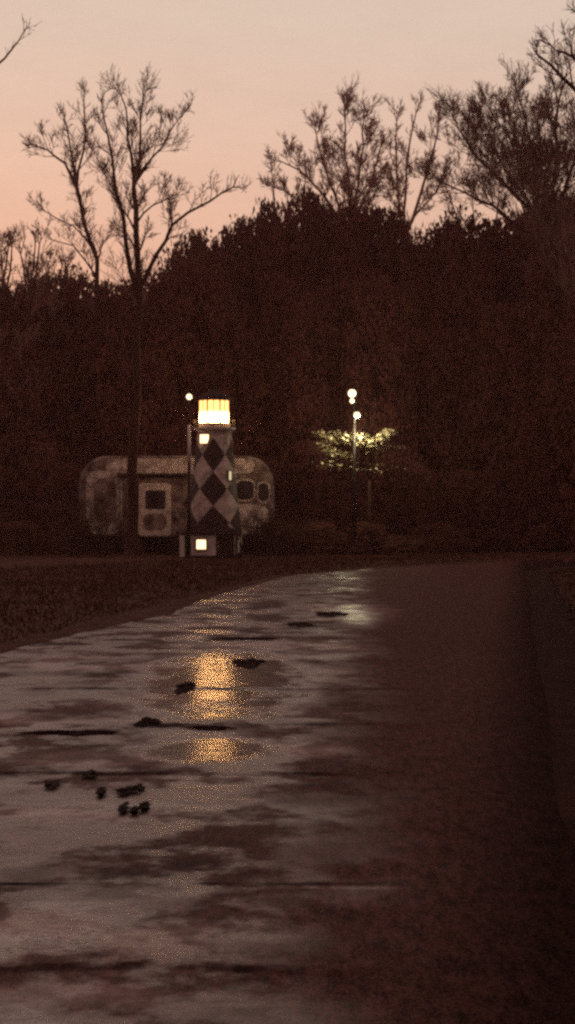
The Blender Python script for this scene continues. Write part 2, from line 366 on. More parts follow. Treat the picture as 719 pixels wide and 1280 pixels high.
# ------------------------------------------------------------------ bare trees
def bare_tree(px, Y, stems, label, seed, dens=1., trunk_r=.2, tw=None, size=1., depth=1., group=None, minr=.010, reach=1.):
    rr = random.Random(seed)
    base = W(px, HOR, Y); base.z = gz(base.x, Y) - .05
    root = empty('bare_tree', base)
    tk, cr = MB(), MB()
    up = Vector((0, 0, 1))
    def rv(): return Vector((rr.gauss(0, 1), rr.gauss(0, 1) * depth, rr.gauss(0, 1)))
    def branch(p, d, L, r, lev):
        n = 5 if lev < 2 else 4; pts = [p.copy()]; rad = [r]; q = p.copy(); dd = d.normalized()
        for i in range(n):
            dd = (dd + rv() * .15 + up * (.10 if lev < 2 else .06)).normalized(); q = q + dd * (L / n)
            pts.append(q.copy()); rad.append(max(minr * .6, r * (1 - .8 * (i + 1) / n)))
        cr.tube(pts, rad, 4 if lev < 2 else 3, False)
        if lev >= 4 or L < .28: return
        k = int((3.4, 4.0, 3.6, 3.0)[lev] * dens + rr.random())
        for j in range(k):
            t = rr.uniform(.25, 1.); i = min(n - 1, int(t * n)); f = t * n - i
            s = pts[i].lerp(pts[i + 1], f); ax_ = (pts[i + 1] - pts[i]).normalized()
            side = rv(); side = (side - ax_ * side.dot(ax_)).normalized()
            nd = (ax_ * rr.uniform(.7, 1.1) + side * rr.uniform(.45, .9) + up * .18).normalized()
            branch(s, nd, L * rr.uniform(.45, .72), max(minr, r * (1 - .75 * t) * .65), lev + 1)
    for st in stems:
        pxs, r0, r1, bl = st[0], st[1], st[2], st[3]
        off = st[4] if len(st) > 4 else rr.uniform(-1, 1) * depth
        P = []
        for i, (a, b) in enumerate(pxs):
            w = W(a, b, Y); t = i / max(1, len(pxs) - 1); w.y += off * t; P.append(w - base)
        # finer, slightly crooked line through the guide points
        Q = [P[0]]
        for a, b in zip(P, P[1:]):
            n = max(2, int((b - a).length / .7))
            for i in range(1, n + 1):
                q = a.lerp(b, i / n)
                if i < n: q = q + Vector((rr.gauss(0, .05), rr.gauss(0, .05), rr.gauss(0, .03)))
                Q.append(q)
        m = len(Q); rad = [.85 * (r0 + (r1 - r0) * (i / (m - 1)) ** .8) for i in range(m)]
        if m > 2 and pxs[0][1] > 640: rad[0] *= 1.6
        tk.tube(Q, rad, 7, False)
        i0 = int(m * (st[5] if len(st) > 5 else .25))
        for i in range(max(1, i0), m):
            ax_ = (Q[i] - Q[i - 1]).normalized(); t = (i - i0) / max(1, m - i0)
            for j in range(int(1.5 * dens + rr.random())):
                side = rv(); side = (side - ax_ * side.dot(ax_)).normalized()
                nd = (ax_ * rr.uniform(.6, 1.1) + side * rr.uniform(.5, .95) + up * .25).normalized()
                branch(Q[i], nd, bl * reach * rr.uniform(.4, .85) * (1 - .62 * t), max(minr, rad[i] * .5), 1)
        ax_ = (Q[-1] - Q[-2]).normalized()
        for j in range(3): branch(Q[-1], (ax_ + rv() * .3).normalized(), bl * reach * rr.uniform(.3, .5), r1 * .8, 2)
    tk.build('trunk', M['bark'] if not tw else tw, root, True)
    cr.build('crown', tw or M['twig'], root)
    return tag(root, label, 'tree', group)

TREES = 'bare trees against the dusk sky'
bare_tree(126, 72, [
    ([(128, 684), (124, 520), (121, 350), (112, 300), (96, 235)], .20, .09, 1.9, 0, .62),
    ([(96, 235), (82, 205), (62, 190), (50, 186)], .08, .03, 1.3, -.5),
    ([(96, 235), (88, 190), (80, 150)], .08, .03, 1.3, .6),
    ([(96, 235), (104, 190), (106, 150), (105, 122)], .07, .025, 1.3, 0),
    ([(116, 312), (90, 280), (50, 258)], .05, .02, 1.2, .8),
    ([(120, 345), (90, 305), (62, 296)], .05, .02, 1.0, .8)],
    'slim bare tree leaning left, leftmost of the tall ones', 11, 1.25, reach=1.08, group=TREES)
bare_tree(167, 60, [
    ([(167, 692), (167, 560), (170, 420), (173, 350), (170, 290), (167, 235)], .27, .10, 2.0, 0, .66),
    ([(167, 235), (163, 190), (158, 150), (150, 115)], .08, .025, 1.5, .5, .1),
    ([(167, 235), (176, 180), (180, 125)], .08, .025, 1.5, -.4, .1),
    ([(168, 230), (190, 195), (210, 165), (222, 145)], .06, .022, 1.4, .5, .1),
    ([(172, 370), (158, 305), (146, 240), (142, 200), (132, 150)], .12, .03, 1.5, -.8, .35),
    ([(173, 365), (195, 318), (215, 280), (262, 250), (290, 232)], .11, .028, 1.3, .3, .35),
    ([(170, 280), (190, 255), (218, 240)], .05, .02, 1.1, .5)],
    'tall forked bare tree whose trunk stands before the camper, one low limb reaching right', 12, 1.3, reach=1.05, group=TREES)
bare_tree(437, 84, [
    ([(437, 686), (438, 480), (438, 270), (436, 220), (432, 170), (430, 140)], .30, .035, 2.6, 0, .62),
    ([(438, 300), (420, 245), (404, 200), (396, 165)], .12, .03, 2.2, .6, .3),
    ([(436, 290), (405, 245), (375, 215), (352, 205)], .11, .03, 1.9, -.6, .3),
    ([(438, 290), (448, 230), (455, 180), (456, 145)], .12, .03, 2.2, .6, .3),
    ([(440, 285), (462, 235), (474, 190)], .09, .03, 1.6, -.9, .3),
    ([(436, 300), (400, 265), (355, 235), (338, 228)], .08, .025, 1.5, .9, .4)],
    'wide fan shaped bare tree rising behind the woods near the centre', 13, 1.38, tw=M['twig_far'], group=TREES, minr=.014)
bare_tree(505, 82, [
    ([(505, 686), (504, 480), (505, 280), (508, 220), (512, 180), (520, 142)], .26, .035, 2.0, 0, .64),
    ([(505, 300), (498, 240), (496, 190), (497, 148)], .11, .03, 1.7, .6, .35),
    ([(506, 295), (525, 245), (540, 195), (548, 150)], .12, .03, 1.8, -.6, .3),
    ([(505, 290), (522, 265), (548, 235), (560, 205)], .08, .03, 1.4, .8, .3)],
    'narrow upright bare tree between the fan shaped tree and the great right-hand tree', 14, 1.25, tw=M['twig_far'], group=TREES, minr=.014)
bare_tree(706, 73, [
    ([(706, 690), (705, 560), (700, 400), (694, 320), (690, 250), (697, 190), (698, 130)], .36, .06, 2.9, 0, .5),
    ([(700, 380), (660, 290), (618, 256), (585, 240), (556, 226)], .15, .035, 2.0, .4, .42),
    ([(698, 345), (660, 260), (618, 220), (590, 195), (572, 165)], .16, .035, 2.1, -.6, .35),
    ([(696, 320), (670, 240), (648, 190), (632, 140)], .15, .03, 2.0, .8, .35),
    ([(694, 300), (682, 240), (660, 180), (645, 125)], .14, .03, 2.0, -.9, .35),
    ([(694, 290), (712, 220), (730, 160)], .14, .035, 2.2, .6, .3),
    ([(697, 330), (740, 270), (790, 220)], .14, .035, 2.2, .2, .3),
    ([(694, 300), (668, 262), (625, 200), (605, 150)], .11, .03, 1.9, .2, .35),
    ([(700, 360), (690, 300), (672, 230), (668, 170)], .11, .03, 1.9, -1.4, .35)],
    'great dense bare tree at the right edge with boughs reaching far to the left', 15, 1.55, reach=1.3, group=TREES, minr=.012)
bare_tree(800, 44, [
    ([(800, 720), (798, 520), (795, 330), (790, 220), (780, 120)], .34, .06, 2.2, 0, .6),
    ([(794, 260), (750, 150), (716, 108), (690, 82), (672, 68)], .12, .03, 1.2, 0, .5),
    ([(785, 160), (745, 90), (718, 66), (700, 56)], .10, .03, 1.2, .5, .5),
    ([(782, 130), (750, 60), (735, 20)], .10, .03, 1.4, -.5, .4)],
    'bare tree whose top bough reaches into the upper right corner of the sky', 16, .95, group=TREES)
bare_tree(-95, 50, [
    ([(-95, 715), (-92, 520), (-88, 330), (-85, 200), (-80, 60)], .3, .05, 2.2, 0, .6),
    ([(-86, 240), (-40, 130), (-8, 84), (14, 62), (30, 38)], .09, .016, .8, 0, .6),
    ([(-84, 160), (-50, 60), (-20, 10)], .08, .025, .9, 0, .6)],
    'bare tree of which one twig reaches into the upper left corner', 17, .7, group=TREES)
LOW = 'low bare trees at the left end of the tree line'
for i, (px, Y, t, lb, s) in enumerate([
    (-6, 66, 292, 'low bushy bare tree cut by the left edge of the picture', 31),
    (28, 70, 288, 'low bushy bare tree just inside the left edge', 32),
    (62, 72, 318, 'lowest bushy bare tree, beneath the leaning tree', 33)]):
    w = 22
    bare_tree(px, Y, [([(px, 690), (px, 460), (px + 2, 380), (px - 2, t + 30)], .16, .03, 1.7, 0, .5),
        ([(px, 420), (px - w, 360), (px - w - 8, t + 25)], .09, .03, 1.5, .6, .3),
        ([(px, 420), (px + w * .7, 365), (px + w + 2, t + 20)], .09, .03, 1.5, -.6, .3),
        ([(px, 400), (px + 8, 350), (px + 12, t + 12)], .08, .03, 1.4, .9, .3)], lb, s, 1.0, group=LOW, minr=.014)
bare_tree(362, 92, [([(362, 680), (362, 400), (362, 300), (358, 240)], .2, .03, 1.6, 0, .6), ([(362, 330), (345, 270), (340, 215)], .1, .03, 1.6, .5, .4),
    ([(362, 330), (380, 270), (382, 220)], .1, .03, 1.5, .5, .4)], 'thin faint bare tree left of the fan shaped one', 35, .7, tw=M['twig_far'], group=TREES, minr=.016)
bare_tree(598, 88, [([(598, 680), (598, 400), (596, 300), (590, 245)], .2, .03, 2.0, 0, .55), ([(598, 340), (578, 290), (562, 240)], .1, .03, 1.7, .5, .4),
    ([(598, 340), (618, 290), (625, 240)], .1, .03, 1.7, .5, .4)], 'thin faint bare tree half hidden behind the great right-hand tree', 36, .9, tw=M['twig_far'], group=TREES, minr=.016)

SB = 'leafless shrubs in front of the camper'
def bare_shrub(px, py, Y, hpx, label, seed):
    rr = random.Random(seed); b_ = W(px, HOR, Y); b_.z = gz(b_.x, Y) - .03; r = empty('leafless_shrub', b_); s = MB(); h = hpx / F * Y; n_ = 26
    def tw(p, d, L, rad, lev):
        pts = [p]; q = p; dd = d
        for i in range(4):
            dd = (dd + Vector((rr.gauss(0, .2), rr.gauss(0, .2), rr.gauss(0, .1)))).normalized(); q = q + dd * L / 4; pts.append(q)
        s.tube(pts, [rad * (1 - .2 * i) for i in range(5)], 3, False)
        if lev < 3:
            for j in range(4):
                t = rr.randint(1, 4); tw(pts[t], (dd + Vector((rr.gauss(0, .6), rr.gauss(0, .6), rr.gauss(0, .4)))).normalized(), L * .5, rad * .7, lev + 1)
    for i in range(n_):
        a = rr.random() * 6.28; tw(Vector((math.cos(a) * .15, math.sin(a) * .15, 0)), Vector((math.cos(a) * .45 * rr.random(), math.sin(a) * .45 * rr.random(), 1)).normalized(), h * rr.uniform(.35, .75), .014, 0)
    o = s.build('branches', M['bark'], r); return tag(r, label, 'shrub', SB)
bare_shrub(126, 690, 62.5, 112, 'leafless shrub standing before the left end of the camper', 71)
bare_shrub(92, 692, 62, 84, 'leafless shrub just left of the camper', 72)
bare_shrub(322, 690, 62.8, 62, 'leafless shrub standing before the right end of the camper', 73)
bare_shrub(352, 690, 63.2, 80, 'leafless shrub just right of the camper', 74)
bare_shrub(222, 690, 63, 38, 'lowest leafless shrub, between the camper door and the marker post', 75)

# ------------------------------------------------------------------ evergreens
def crown_mesh(seed, kind, nclump=340, nleaf=34):
    """crown of unit size: height 1 (z 0..1), half width about .5, many leaf sized faces"""
    rr = random.Random(seed); s = MB(); k = 0
    while k < nclump:
        z = rr.random(); a = rr.random() * 6.283
        if kind == 'cone': e = .46 * (1 - z) ** .75 + .03
        elif kind == 'round': e = .5 * math.sqrt(max(0, 1 - (2 * z - .9) ** 2 / 1.25)) + .02
        else: e = (.5 if z < .55 else .5 * math.sqrt(max(0, 1 - ((z - .55) / .47) ** 2)))
        e *= 1 + .45 * noise.noise(Vector((math.cos(a) * 1.5, math.sin(a) * 1.5, z * 5 + seed)))
        q = e * (rr.random() ** .35); k += 1
        cx, cy, cz = math.cos(a) * q, math.sin(a) * q, z
        out = Vector((math.cos(a), math.sin(a), .35)).normalized()
        cs = .035 + .035 * rr.random()
        for j in range(nleaf):
            p = Vector((max(-1.8 * cs, min(1.8 * cs, rr.gauss(0, cs))), max(-1.8 * cs, min(1.8 * cs, rr.gauss(0, cs))), max(-cs, min(.9 * cs, rr.gauss(0, cs * .55))))) + Vector((cx, cy, cz))
            u = Vector((rr.gauss(0, 1), rr.gauss(0, 1), rr.gauss(0, .5))).normalized()
            v = u.cross(out + Vector((rr.gauss(0, .5), rr.gauss(0, .5), rr.gauss(0, .5)))).normalized()
            if p.z > 1.05: continue
            l = .010 + .014 * rr.random(); w = l * .55
            s.add([p - u * l, p + v * w, p + u * l * 1.2, p - v * w], [(0, 1, 2, 3)])
    return s
crowns = {}
for i, kd in enumerate(('round', 'cone', 'full', 'round', 'full')):
    crowns[i] = crown_mesh(100 + i, kd)
meshes = {(i, mk): crowns[i].mesh('evergreen_crown', M[mk]) for i in crowns for mk in ('leaf', 'leaf_b', 'shrub')}
tkm = MB(); tkm.tube([(0, 0, -.02), (.02, .01, .3), (-.01, .01, .6), (0, 0, .95)], [.028, .02, .014, .004], 7)
trunk_me = tkm.mesh('evergreen_trunk', M['bark'], True)
def evergreen(px, top, Y, wpx, label, group, mk='leaf', var=None, name='evergreen_tree', cat='tree', low=.06, trunk=True):
    p = W(px, top, Y); z0 = gz(p.x, Y); hgt = p.z - z0; wid = wpx / F * Y
    r = empty(name, (p.x, Y, z0), rnd.random() * 6.28)
    o = link(bpy.data.objects.new('crown' if trunk else 'foliage', meshes[(rnd.randrange(5) if var is None else var, mk)]), r)
    o.location.z = hgt * low; o.scale = (wid, wid, hgt * (1 - low))
    if trunk:
        t = link(bpy.data.objects.new('trunk', trunk_me), r); t.scale = (wid * .55, wid * .55, hgt)
    return tag(r, label, cat, group)
EV = 'dark evergreens making up the tree line'
def sec(px):
    if px < 90: return 'dark evergreen at the far left of the tree line, under the low bare trees'
    if px < 215: return 'dark evergreen in the low left stretch of the tree line, behind the camper'
    if px < 330: return 'dark evergreen in the rising stretch of the tree line behind the lighthouse'
    if px < 480: return 'dark evergreen in the highest stretch of the tree line behind the street lamps'
    if px < 600: return 'dark evergreen in the stretch of tree line right of the street lamps'
    return 'dark evergreen at the right end of the tree line, behind the great bare tree'
outline = [(-60, 350, 80), (-20, 356, 76), (22, 362, 70), (60, 350, 64), (95, 350, 60), (130, 358, 62), (165, 352, 62), (200, 344, 52), (222, 320, 46), (240, 298, 42), (262, 300, 46), (284, 294, 44),
           (308, 288, 46), (334, 268, 44), (356, 262, 48), (383, 247, 46), (408, 262, 52), (436, 268, 56), (466, 274, 58), (492, 280, 48), (522, 300, 44), (552, 284, 50), (580, 280, 56), (612, 286, 66), (650, 274, 76), (690, 258, 90), (735, 240, 100), (790, 230, 110)]
for i, (px, top, w) in enumerate(outline):
    evergreen(px, top + 4 + rnd.uniform(-7, 7), 76 + rnd.uniform(0, 9), w * 1.75, sec(px), EV + sec(px)[14:60], 'leaf' if i % 3 else 'leaf_b', (0, 3, 2, 0, 4, 1)[i % 6])
for i in range(22):      # a second row stands nearer and lower
    px = -50 + i * 40 + rnd.uniform(-10, 10)
    top = 395 + rnd.uniform(-25, 60) if px < 230 else 350 + rnd.uniform(-20, 90)
    lb = 'lower dark evergreen in front of the tree line ' + ('left of the lighthouse' if px < 240 else 'right of the lighthouse' if px < 560 else 'near the right edge')
    evergreen(px, top, 70.5 + rnd.uniform(0, 3.5), 95 + rnd.uniform(0, 30), lb, 'lower evergreens ' + lb[47:], 'leaf' if i % 2 else 'leaf_b')
for i in range(12):      # beyond the right-hand bend and along the right verge
    px = 560 + i * 26; Y = 66 + rnd.uniform(-1.5, 2)
    if px < 590: continue
    evergreen(px, 470 + rnd.uniform(-60, 60), 77 - i * .35 if px < 640 else 62 + rnd.uniform(0, 2) + 7, 80, 'dark evergreen crowding the outer side of the right-hand bend', 'evergreens outside the bend', 'leaf')
SH = 'brushy shrubs at the foot of the tree line'
for i in range(30):
    px = -60 + i * 29 + rnd.uniform(-8, 8); Y = 69.3 + rnd.uniform(-.6, .8)
    if px > 620: continue
    if 95 < px < 350: Y = 69.8
    lb = 'bushy brown shrub ' + ('left of the camper' if px < 95 else 'behind the camper' if px < 350 else 'between the lighthouse and the road bend')
    evergreen(px, 590 + rnd.uniform(-35, 35), Y, 70 + rnd.uniform(-10, 25), lb, SH + lb[17:], 'shrub', rnd.choice((0, 3, 4)), 'shrub', 'shrub', 0, False)
for i in range(16):
    px = 350 + i * 18 + rnd.uniform(-6, 6) if i < 12 else -5 + (i - 12) * 30
    lb = 'low scrubby bush at the far edge of the grass ' + ('right of the lighthouse' if i < 12 else 'left of the camper')
    evergreen(px, 662 + rnd.uniform(-14, 10), 65.5 + rnd.uniform(-1, 1) + max(0, px - 500) * .03, 46 + rnd.uniform(0, 20), lb, 'low bushes ' + lb[46:], 'shrub', rnd.choice((0, 3, 4)), 'bush', 'bush', 0, False)
for i, (x, y, h) in enumerate([(9.6, 41, 8), (11.2, 48, 9), (13.2, 55, 9), (8.0, 33, 8), (7.2, 27, 8), (6.4, 20.5, 8), (5.4, 14, 8), (12, 34, 11), (4.9, 7, 8), (10, 24, 11), (5.2, 0, 9), (9, 12, 11)]):  # out of view, added to shade the verge and darken the road's reflection
    r = empty('evergreen_tree', (x, y, gz(x, y)), rnd.random() * 6)
    o = link(bpy.data.objects.new('crown', meshes[(rnd.choice((2, 4)), 'leaf')]), r); o.scale = (4.5, 4.5, h * .95); o.location.z = h * .03
    t = link(bpy.data.objects.new('trunk', trunk_me), r); t.scale = (2.5, 2.5, h)
    tag(r, 'unseen evergreen added to shade the right verge of the road', 'tree', 'unseen evergreens shading the right verge')
# the far wood: one dense mass behind everything
fw = MB(); rr = random.Random(5)
for i in range(60000):
    x = rr.uniform(-46, 46); Y = rr.uniform(98, 106); px = 359.5 + x / Y * F
    tp = itp([(-100, 380), (60, 375), (190, 370), (240, 330), (330, 300), (390, 285), (470, 300), (530, 318), (560, 305), (719, 290), (900, 260)], px) + 14 * noise.noise(Vector((x * .6, 0, 0)))
    top = H + (HOR - tp) / F * Y; z = top * rr.random() ** .8; l = .22 + .25 * rr.random()
    u = Vector((rr.gauss(0, 1), rr.gauss(0, .6), rr.gauss(0, 1))).normalized(); v = u.cross(Vector((rr.gauss(0, .3), 1, rr.gauss(0, .3)))).normalized(); p = Vector((x, Y, z))
    fw.add([p - u * l, p + v * l * .7, p + u * l, p - v * l * .7], [(0, 1, 2, 3)])
tag(fw.build('distant_wood', M['far']), 'far-off dark wood filling the gaps behind the evergreens', 'wood', kind='stuff')

# ------------------------------------------------------------------ lighthouse
LY = 61.; lp = W(268, HOR, LY); lx = lp.x; lz = gz(lx, LY) - .01
lh = empty('lighthouse', (lx, LY, lz)); tag(lh, 'small ornamental lighthouse painted in dark and white diamonds with a glowing lantern room', 'lighthouse')
def zz(py): return H + (HOR - py) / F * LY - lz
def mm(p): return p / F * LY
t = MB(); t.lathe([(mm(35), 0), (mm(34.5), zz(665)), (mm(21), zz(538))], 40); t.build('tower', M['diamond'], lh, True)
for o in lh.children: o.data.polygons.foreach_set('use_smooth', [len(p.vertices) == 4 for p in o.data.polygons])
bx_, bw, bh = mm(-2), mm(62), zz(666)
b = MB(); b.box((bx_, 0, bh / 2), (bw, bw * 1.2, bh)); bo = b.build('base_house', M['white'], lh, bevel=.01)
f = MB()
for sx in (-1, 1): f.box((bx_ + sx * bw / 2, -bw * .6, bh / 2), (.07, .07, bh))
f.box((bx_, -bw * .6, bh - .04), (bw - .08, .06, .08)); f.box((bx_, -bw * .6, .05), (bw - .08, .06, .1))
f.build('corner_boards', M['dark'], bo)
pn = MB(); pn.box((bx_ + bw * .27, -bw * .6 - .015, bh * .47), (bw * .36, .03, bh * .84)); d = pn.build('door', M['roofing'], bo)
hd = MB(); hd.box((bx_ + bw * .14, -bw * .6 - .05, bh * .47), (.02, .04, .09)); hd.build('handle', M['trim'], d)
r_ = MB(); hw, hy = bw / 2 + .12, bw * .6 + .12; z0, z1 = bh, zz(645)
r_.add([(bx_ - hw, -hy, z0), (bx_ + hw, -hy, z0), (bx_ + hw, hy, z0), (bx_ - hw, hy, z0), (bx_, -hy * .55, z1), (bx_, hy * .55, z1), (bx_ - hw, -hy, z0 - .04), (bx_ + hw, -hy, z0 - .04), (bx_ + hw, hy, z0 - .04), (bx_ - hw, hy, z0 - .04)],
       [(0, 1, 4), (1, 2, 5, 4), (2, 3, 5), (3, 0, 4, 5), (6, 7, 1, 0), (7, 8, 2, 1), (8, 9, 3, 2), (9, 6, 0, 3), (9, 8, 7, 6)])
r_.build('base_roof', M['roofing'], lh)
def lit_window(px, py, w, h, ry, parent, m='window_lit', fr=.035, xoff=None):
    x = mm(px - 268); z = zz(py); y = -ry
    fo = MB(); W2, H2 = mm(w) / 2, mm(h) / 2
    ang = math.atan2(x, ry) if xoff else 0
    for s in (-1, 1):
        fo.box((s * (W2 + fr / 2), 0, 0), (fr, .07, H2 * 2 + 2 * fr)); fo.box((0, 0, s * (H2 + fr / 2)), (W2 * 2 - .002, .07, fr))
    o = fo.build('window', M['black'], parent); o.location = (x, y, z); o.rotation_euler = (0, 0, ang)
    p = MB(); p.box((0, .005, 0), (W2 * 2 - .004, .03, H2 * 2 - .004)); p.build('pane', M[m], o)
    return o
lit_window(256.5, 549.5, 11, 11, math.sqrt(mm(22.3) ** 2 - mm(11.5) ** 2) + .05, lh)
lit_window(253.5, 680, 11.5, 11.5, bw * .6 + .02, lh)
x_ = mm(288 - 268); rad_ = mm(27)
lit_window(288, 595, 5, 11, math.sqrt(rad_ ** 2 - x_ ** 2) + .03, lh, 'slit_lit', xoff=True)
# gallery with railing
gz0 = zz(537)
g_ = MB(); g_.lathe([(mm(20), -.12), (mm(27), 0), (mm(27), .06), (mm(18), .06)], 16, (0, 0, gz0)); g_.build('gallery', M['white'], lh)
rl = MB(); Rr = mm(26)
ring = [(Rr * math.cos(2 * math.pi * k / 16), Rr * math.sin(2 * math.pi * k / 16)) for k in range(17)]
for hh in (.14, .27): rl.tube([(x, y, gz0 + .06 + hh) for x, y in ring], .010, 5, False)
for x, y in ring[:-1]: rl.tube([(x, y, gz0 + .05), (x, y, gz0 + .34)], .011, 5)
rl.build('railing', M['dark'], lh)
# lantern room: eight lit panes, mullions, roof and ball
ln = empty('lantern_room', (0, 0, 0)); ln.parent = lh
zb, zt = zz(529), zz(501); LR = mm(20.5)
_nt = M['lantern'].node_tree; _tc = _nt.nodes.new('ShaderNodeTexCoord'); _sp = _nt.nodes.new('ShaderNodeSeparateXYZ'); _nt.links.new(_tc.outputs['Object'], _sp.inputs[0])
_mr = _nt.nodes.new('ShaderNodeMapRange'); _nt.links.new(_sp.outputs['Z'], _mr.inputs['Value'])
for _i, _v in enumerate((zb, zb + .55 * (zt - zb), 1., 0.)): _mr.inputs[_i + 1].default_value = _v
_mx = _nt.nodes.new('ShaderNodeMix'); _mx.data_type = 'RGBA'; _nt.links.new(_mr.outputs[0], _mx.inputs['Factor'])
_mx.inputs[6].default_value = (3.2, 1.35, .40, 1); _mx.inputs[7].default_value = (46., 22., 7.5, 1)
_nt.links.new(_mx.outputs[2], _nt.nodes['Principled BSDF'].inputs['Emission Color']); _nt.nodes['Principled BSDF'].inputs['Emission Strength'].default_value = 1
cb = MB(); cb.lathe([(LR + .02, gz0 + .062), (LR + .02, zb)], 8); cb.build('curb', M['white'], ln)
for k in range(8):
    a0, a1 = 2 * math.pi * (k + .5) / 8, 2 * math.pi * (k + 1.5) / 8
    p = MB(); A = Vector((LR * math.cos(a0), LR * math.sin(a0), 0)); B = Vector((LR * math.cos(a1), LR * math.sin(a1), 0))
    A2, B2 = A.lerp(B, .07), B.lerp(A, .07)
    p.add([(A2.x, A2.y, zb + .01), (B2.x, B2.y, zb + .01), (B2.x, B2.y, zt - .01), (A2.x, A2.y, zt - .01)], [(0, 1, 2, 3)])
    p.build('pane', M['lantern'], ln)
mu = MB()
for k in range(8):
    a0 = 2 * math.pi * (k + .5) / 8
    mu.tube([(LR * math.cos(a0), LR * math.sin(a0), zb), (LR * math.cos(a0), LR * math.sin(a0), zt)], .026, 6)
    if k in (4, 5, 6):
        am = a0 + math.pi / 8; q = LR * .93
        mu.tube([(q * math.cos(am), q * math.sin(am), zb + .30), (q * math.cos(am), q * math.sin(am), zt)], .016, 6)
mu.build('mullions', M['black'], ln)
rf = MB(); rf.lathe([(LR + .10, 0), (LR + .10, .04), (LR * .75, .20), (LR * .35, .33), (.05, .40)], 16, (0, 0, zt)); rfo = rf.build('roof', M['roofing'], lh, True)
fi = MB(); fi.lathe([(.02, .38), (.06, .43), (.07, .48), (.05, .53), (.012, .57), (.008, .75)], 10, (0, 0, zt)); fi.build('finial', M['dark'], rfo, True)
def point(name, loc, e, col, r=.1):
    l = bpy.data.lights.new(name, 'POINT'); l.energy = e; l.color = col; l.shadow_soft_size = r
    o = bpy.data.objects.new(name, l); o.location = loc; C.objects.link(o); return o
for a in (-60, 60, 180):
    aa = R(a); l = point('lantern_lamp', (lx + math.sin(aa) * LR * 1.18, LY - math.cos(aa) * LR * 1.18, lz + zb + .06), 1.2, (1, .55, .2), .03)

# two white marker posts, and the globe lamp on its pole
def marker(px, y0, y1, Y, label, w=.17):
    p = W(px, HOR, Y); z = gz(p.x, Y); top = W(px, y0, Y).z - z
    r = empty('marker_post', (p.x, Y, z)); bt = max(.0, W(px, y1, Y).z - z)
    b = MB(); b.box((0, 0, (top + bt) / 2), (w, w, top - bt)); b.build('post', M['post'], r, bevel=.01)
    f_ = MB(); f_.box((0, 0, bt / 2 - .05), (w * .8, w * .8, bt + .1)); f_.build('foot', M['dark'], r)
    c = MB(); c.lathe([(w * .75, 0), (w * .75, .03), (w * .2, .09)], 4, (0, 0, top)); c.build('cap', M['dark'], r)
    tag(r, label, 'post', 'white posts beside the lighthouse')
marker(228, 669, 696, 60.3, 'taller white square post on the left side of the lighthouse')
marker(297, 675, 691, 60.0, 'shorter white square post on the right side of the lighthouse', .12)
gp = W(236.5, HOR, 59.6); gzz = gz(gp.x, 59.6)
gl = empty('globe_lamp', (gp.x, 59.6, gzz)); tag(gl, 'slender pole with a small lit globe standing left of the lighthouse lantern', 'lamp')
def gz_(py): return W(0, py, 59.6).z - gzz
p = MB(); p.tube([(0, 0, -.05), (0, 0, gz_(576))], [.07, .06], 10); p.tube([(0, 0, 0), (0, 0, .12)], .12, 10); p.build('pole', M['dark'], gl, True)
p = MB(); p.tube([(0, 0, gz_(576)), (0, 0, gz_(531))], [.058, .05], 10); p.build('lit_pole_part', M['post'], gl, True)  # lamplit stretch of the pole, its light put in as white paint
p = MB(); p.tube([(0, 0, gz_(531)), (0, 0, gz_(500))], [.022, .018], 8); p.build('stem', M['dark'], gl, True)
globe('globe', M['globe'], gl, (0, 0, gz_(496)), .10)

# ------------------------------------------------------------------ camper
CY = 66.; x0, x1 = W(103, HOR, CY).x, W(343, HOR, CY).x; zb_, zt_ = W(0, 671, CY).z, W(0, 571, CY).z
cx = (x0 + x1) / 2; cg = gz(cx, CY); cl = x1 - x0; chh = zt_ - zb_; cw = 2.3; Z0 = zb_ - cg
cam_ = empty('camper', (cx, CY, cg)); tag(cam_, 'dull rounded travel trailer parked behind the lighthouse', 'camper')
def rrect(hw, z0, z1, rt, rb, n=9):
    P = []
    for (qx, qz, r, a0) in ((hw - rb, z0 + rb, rb, -90), (hw - rt, z1 - rt, rt, 0), (-hw + rt, z1 - rt, rt, 90), (-hw + rb, z0 + rb, rb, 180)):
        for i in range(n):
            a = R(a0 + 90 * i / (n - 1)); P.append((qx + r * math.cos(a), qz + r * math.sin(a)))
    return P
def slab(prof, ya, yb, inset=0.):
    s = MB(); n = len(prof); k = inset; cz_ = sum(z for _, z in prof) / n
    layers = [(ya, 1 - k), (ya + .12, 1), (yb - .12, 1), (yb, 1 - k)] if k else [(ya, 1), (yb, 1)]
    for y, sc_ in layers:
        for x, z in prof: s.v.append((x * sc_, y, cz_ + (z - cz_) * sc_))
    for j in range(len(layers) - 1):
        for i in range(n): s.f.append((j * n + i, j * n + (i + 1) % n, (j + 1) * n + (i + 1) % n, (j + 1) * n + i))
    s.f.append(tuple(reversed(range(n)))); s.f.append(tuple((len(layers) - 1) * n + i for i in range(n)))
    return s
body = slab(rrect(cl / 2, Z0, Z0 + chh, 1.05, .65), -cw / 2, cw / 2, .035).build('body', M['camper_low'], cam_)
yf = -cw / 2
def cxp(px): return W(px, HOR, CY - cw / 2).x - cx
def czp(py): return W(0, py, CY - cw / 2).z - cg
def panel(name, m, pa, pb, qa, qb, parent, th=.03, yo=0., rt=.08):
    a, b_, c_, d_ = cxp(pa), cxp(pb), czp(qb), czp(qa); s = slab([(x + (a + b_) / 2, z) for x, z in rrect((b_ - a) / 2, c_, d_, rt, rt, 5)], yf - yo - th, yf - yo - .002)
    return s.build(name, m, parent)
panel('roof_band', M['camper'], 132, 318, 573, 592, cam_, .035, rt=.25)
fr_ = panel('front_window', M['camper'], 108, 153, 588, 668, cam_, .03, rt=.42)
panel('pane', M['camper_low'], 118, 146, 598, 652, fr_, .02, .032, .3)
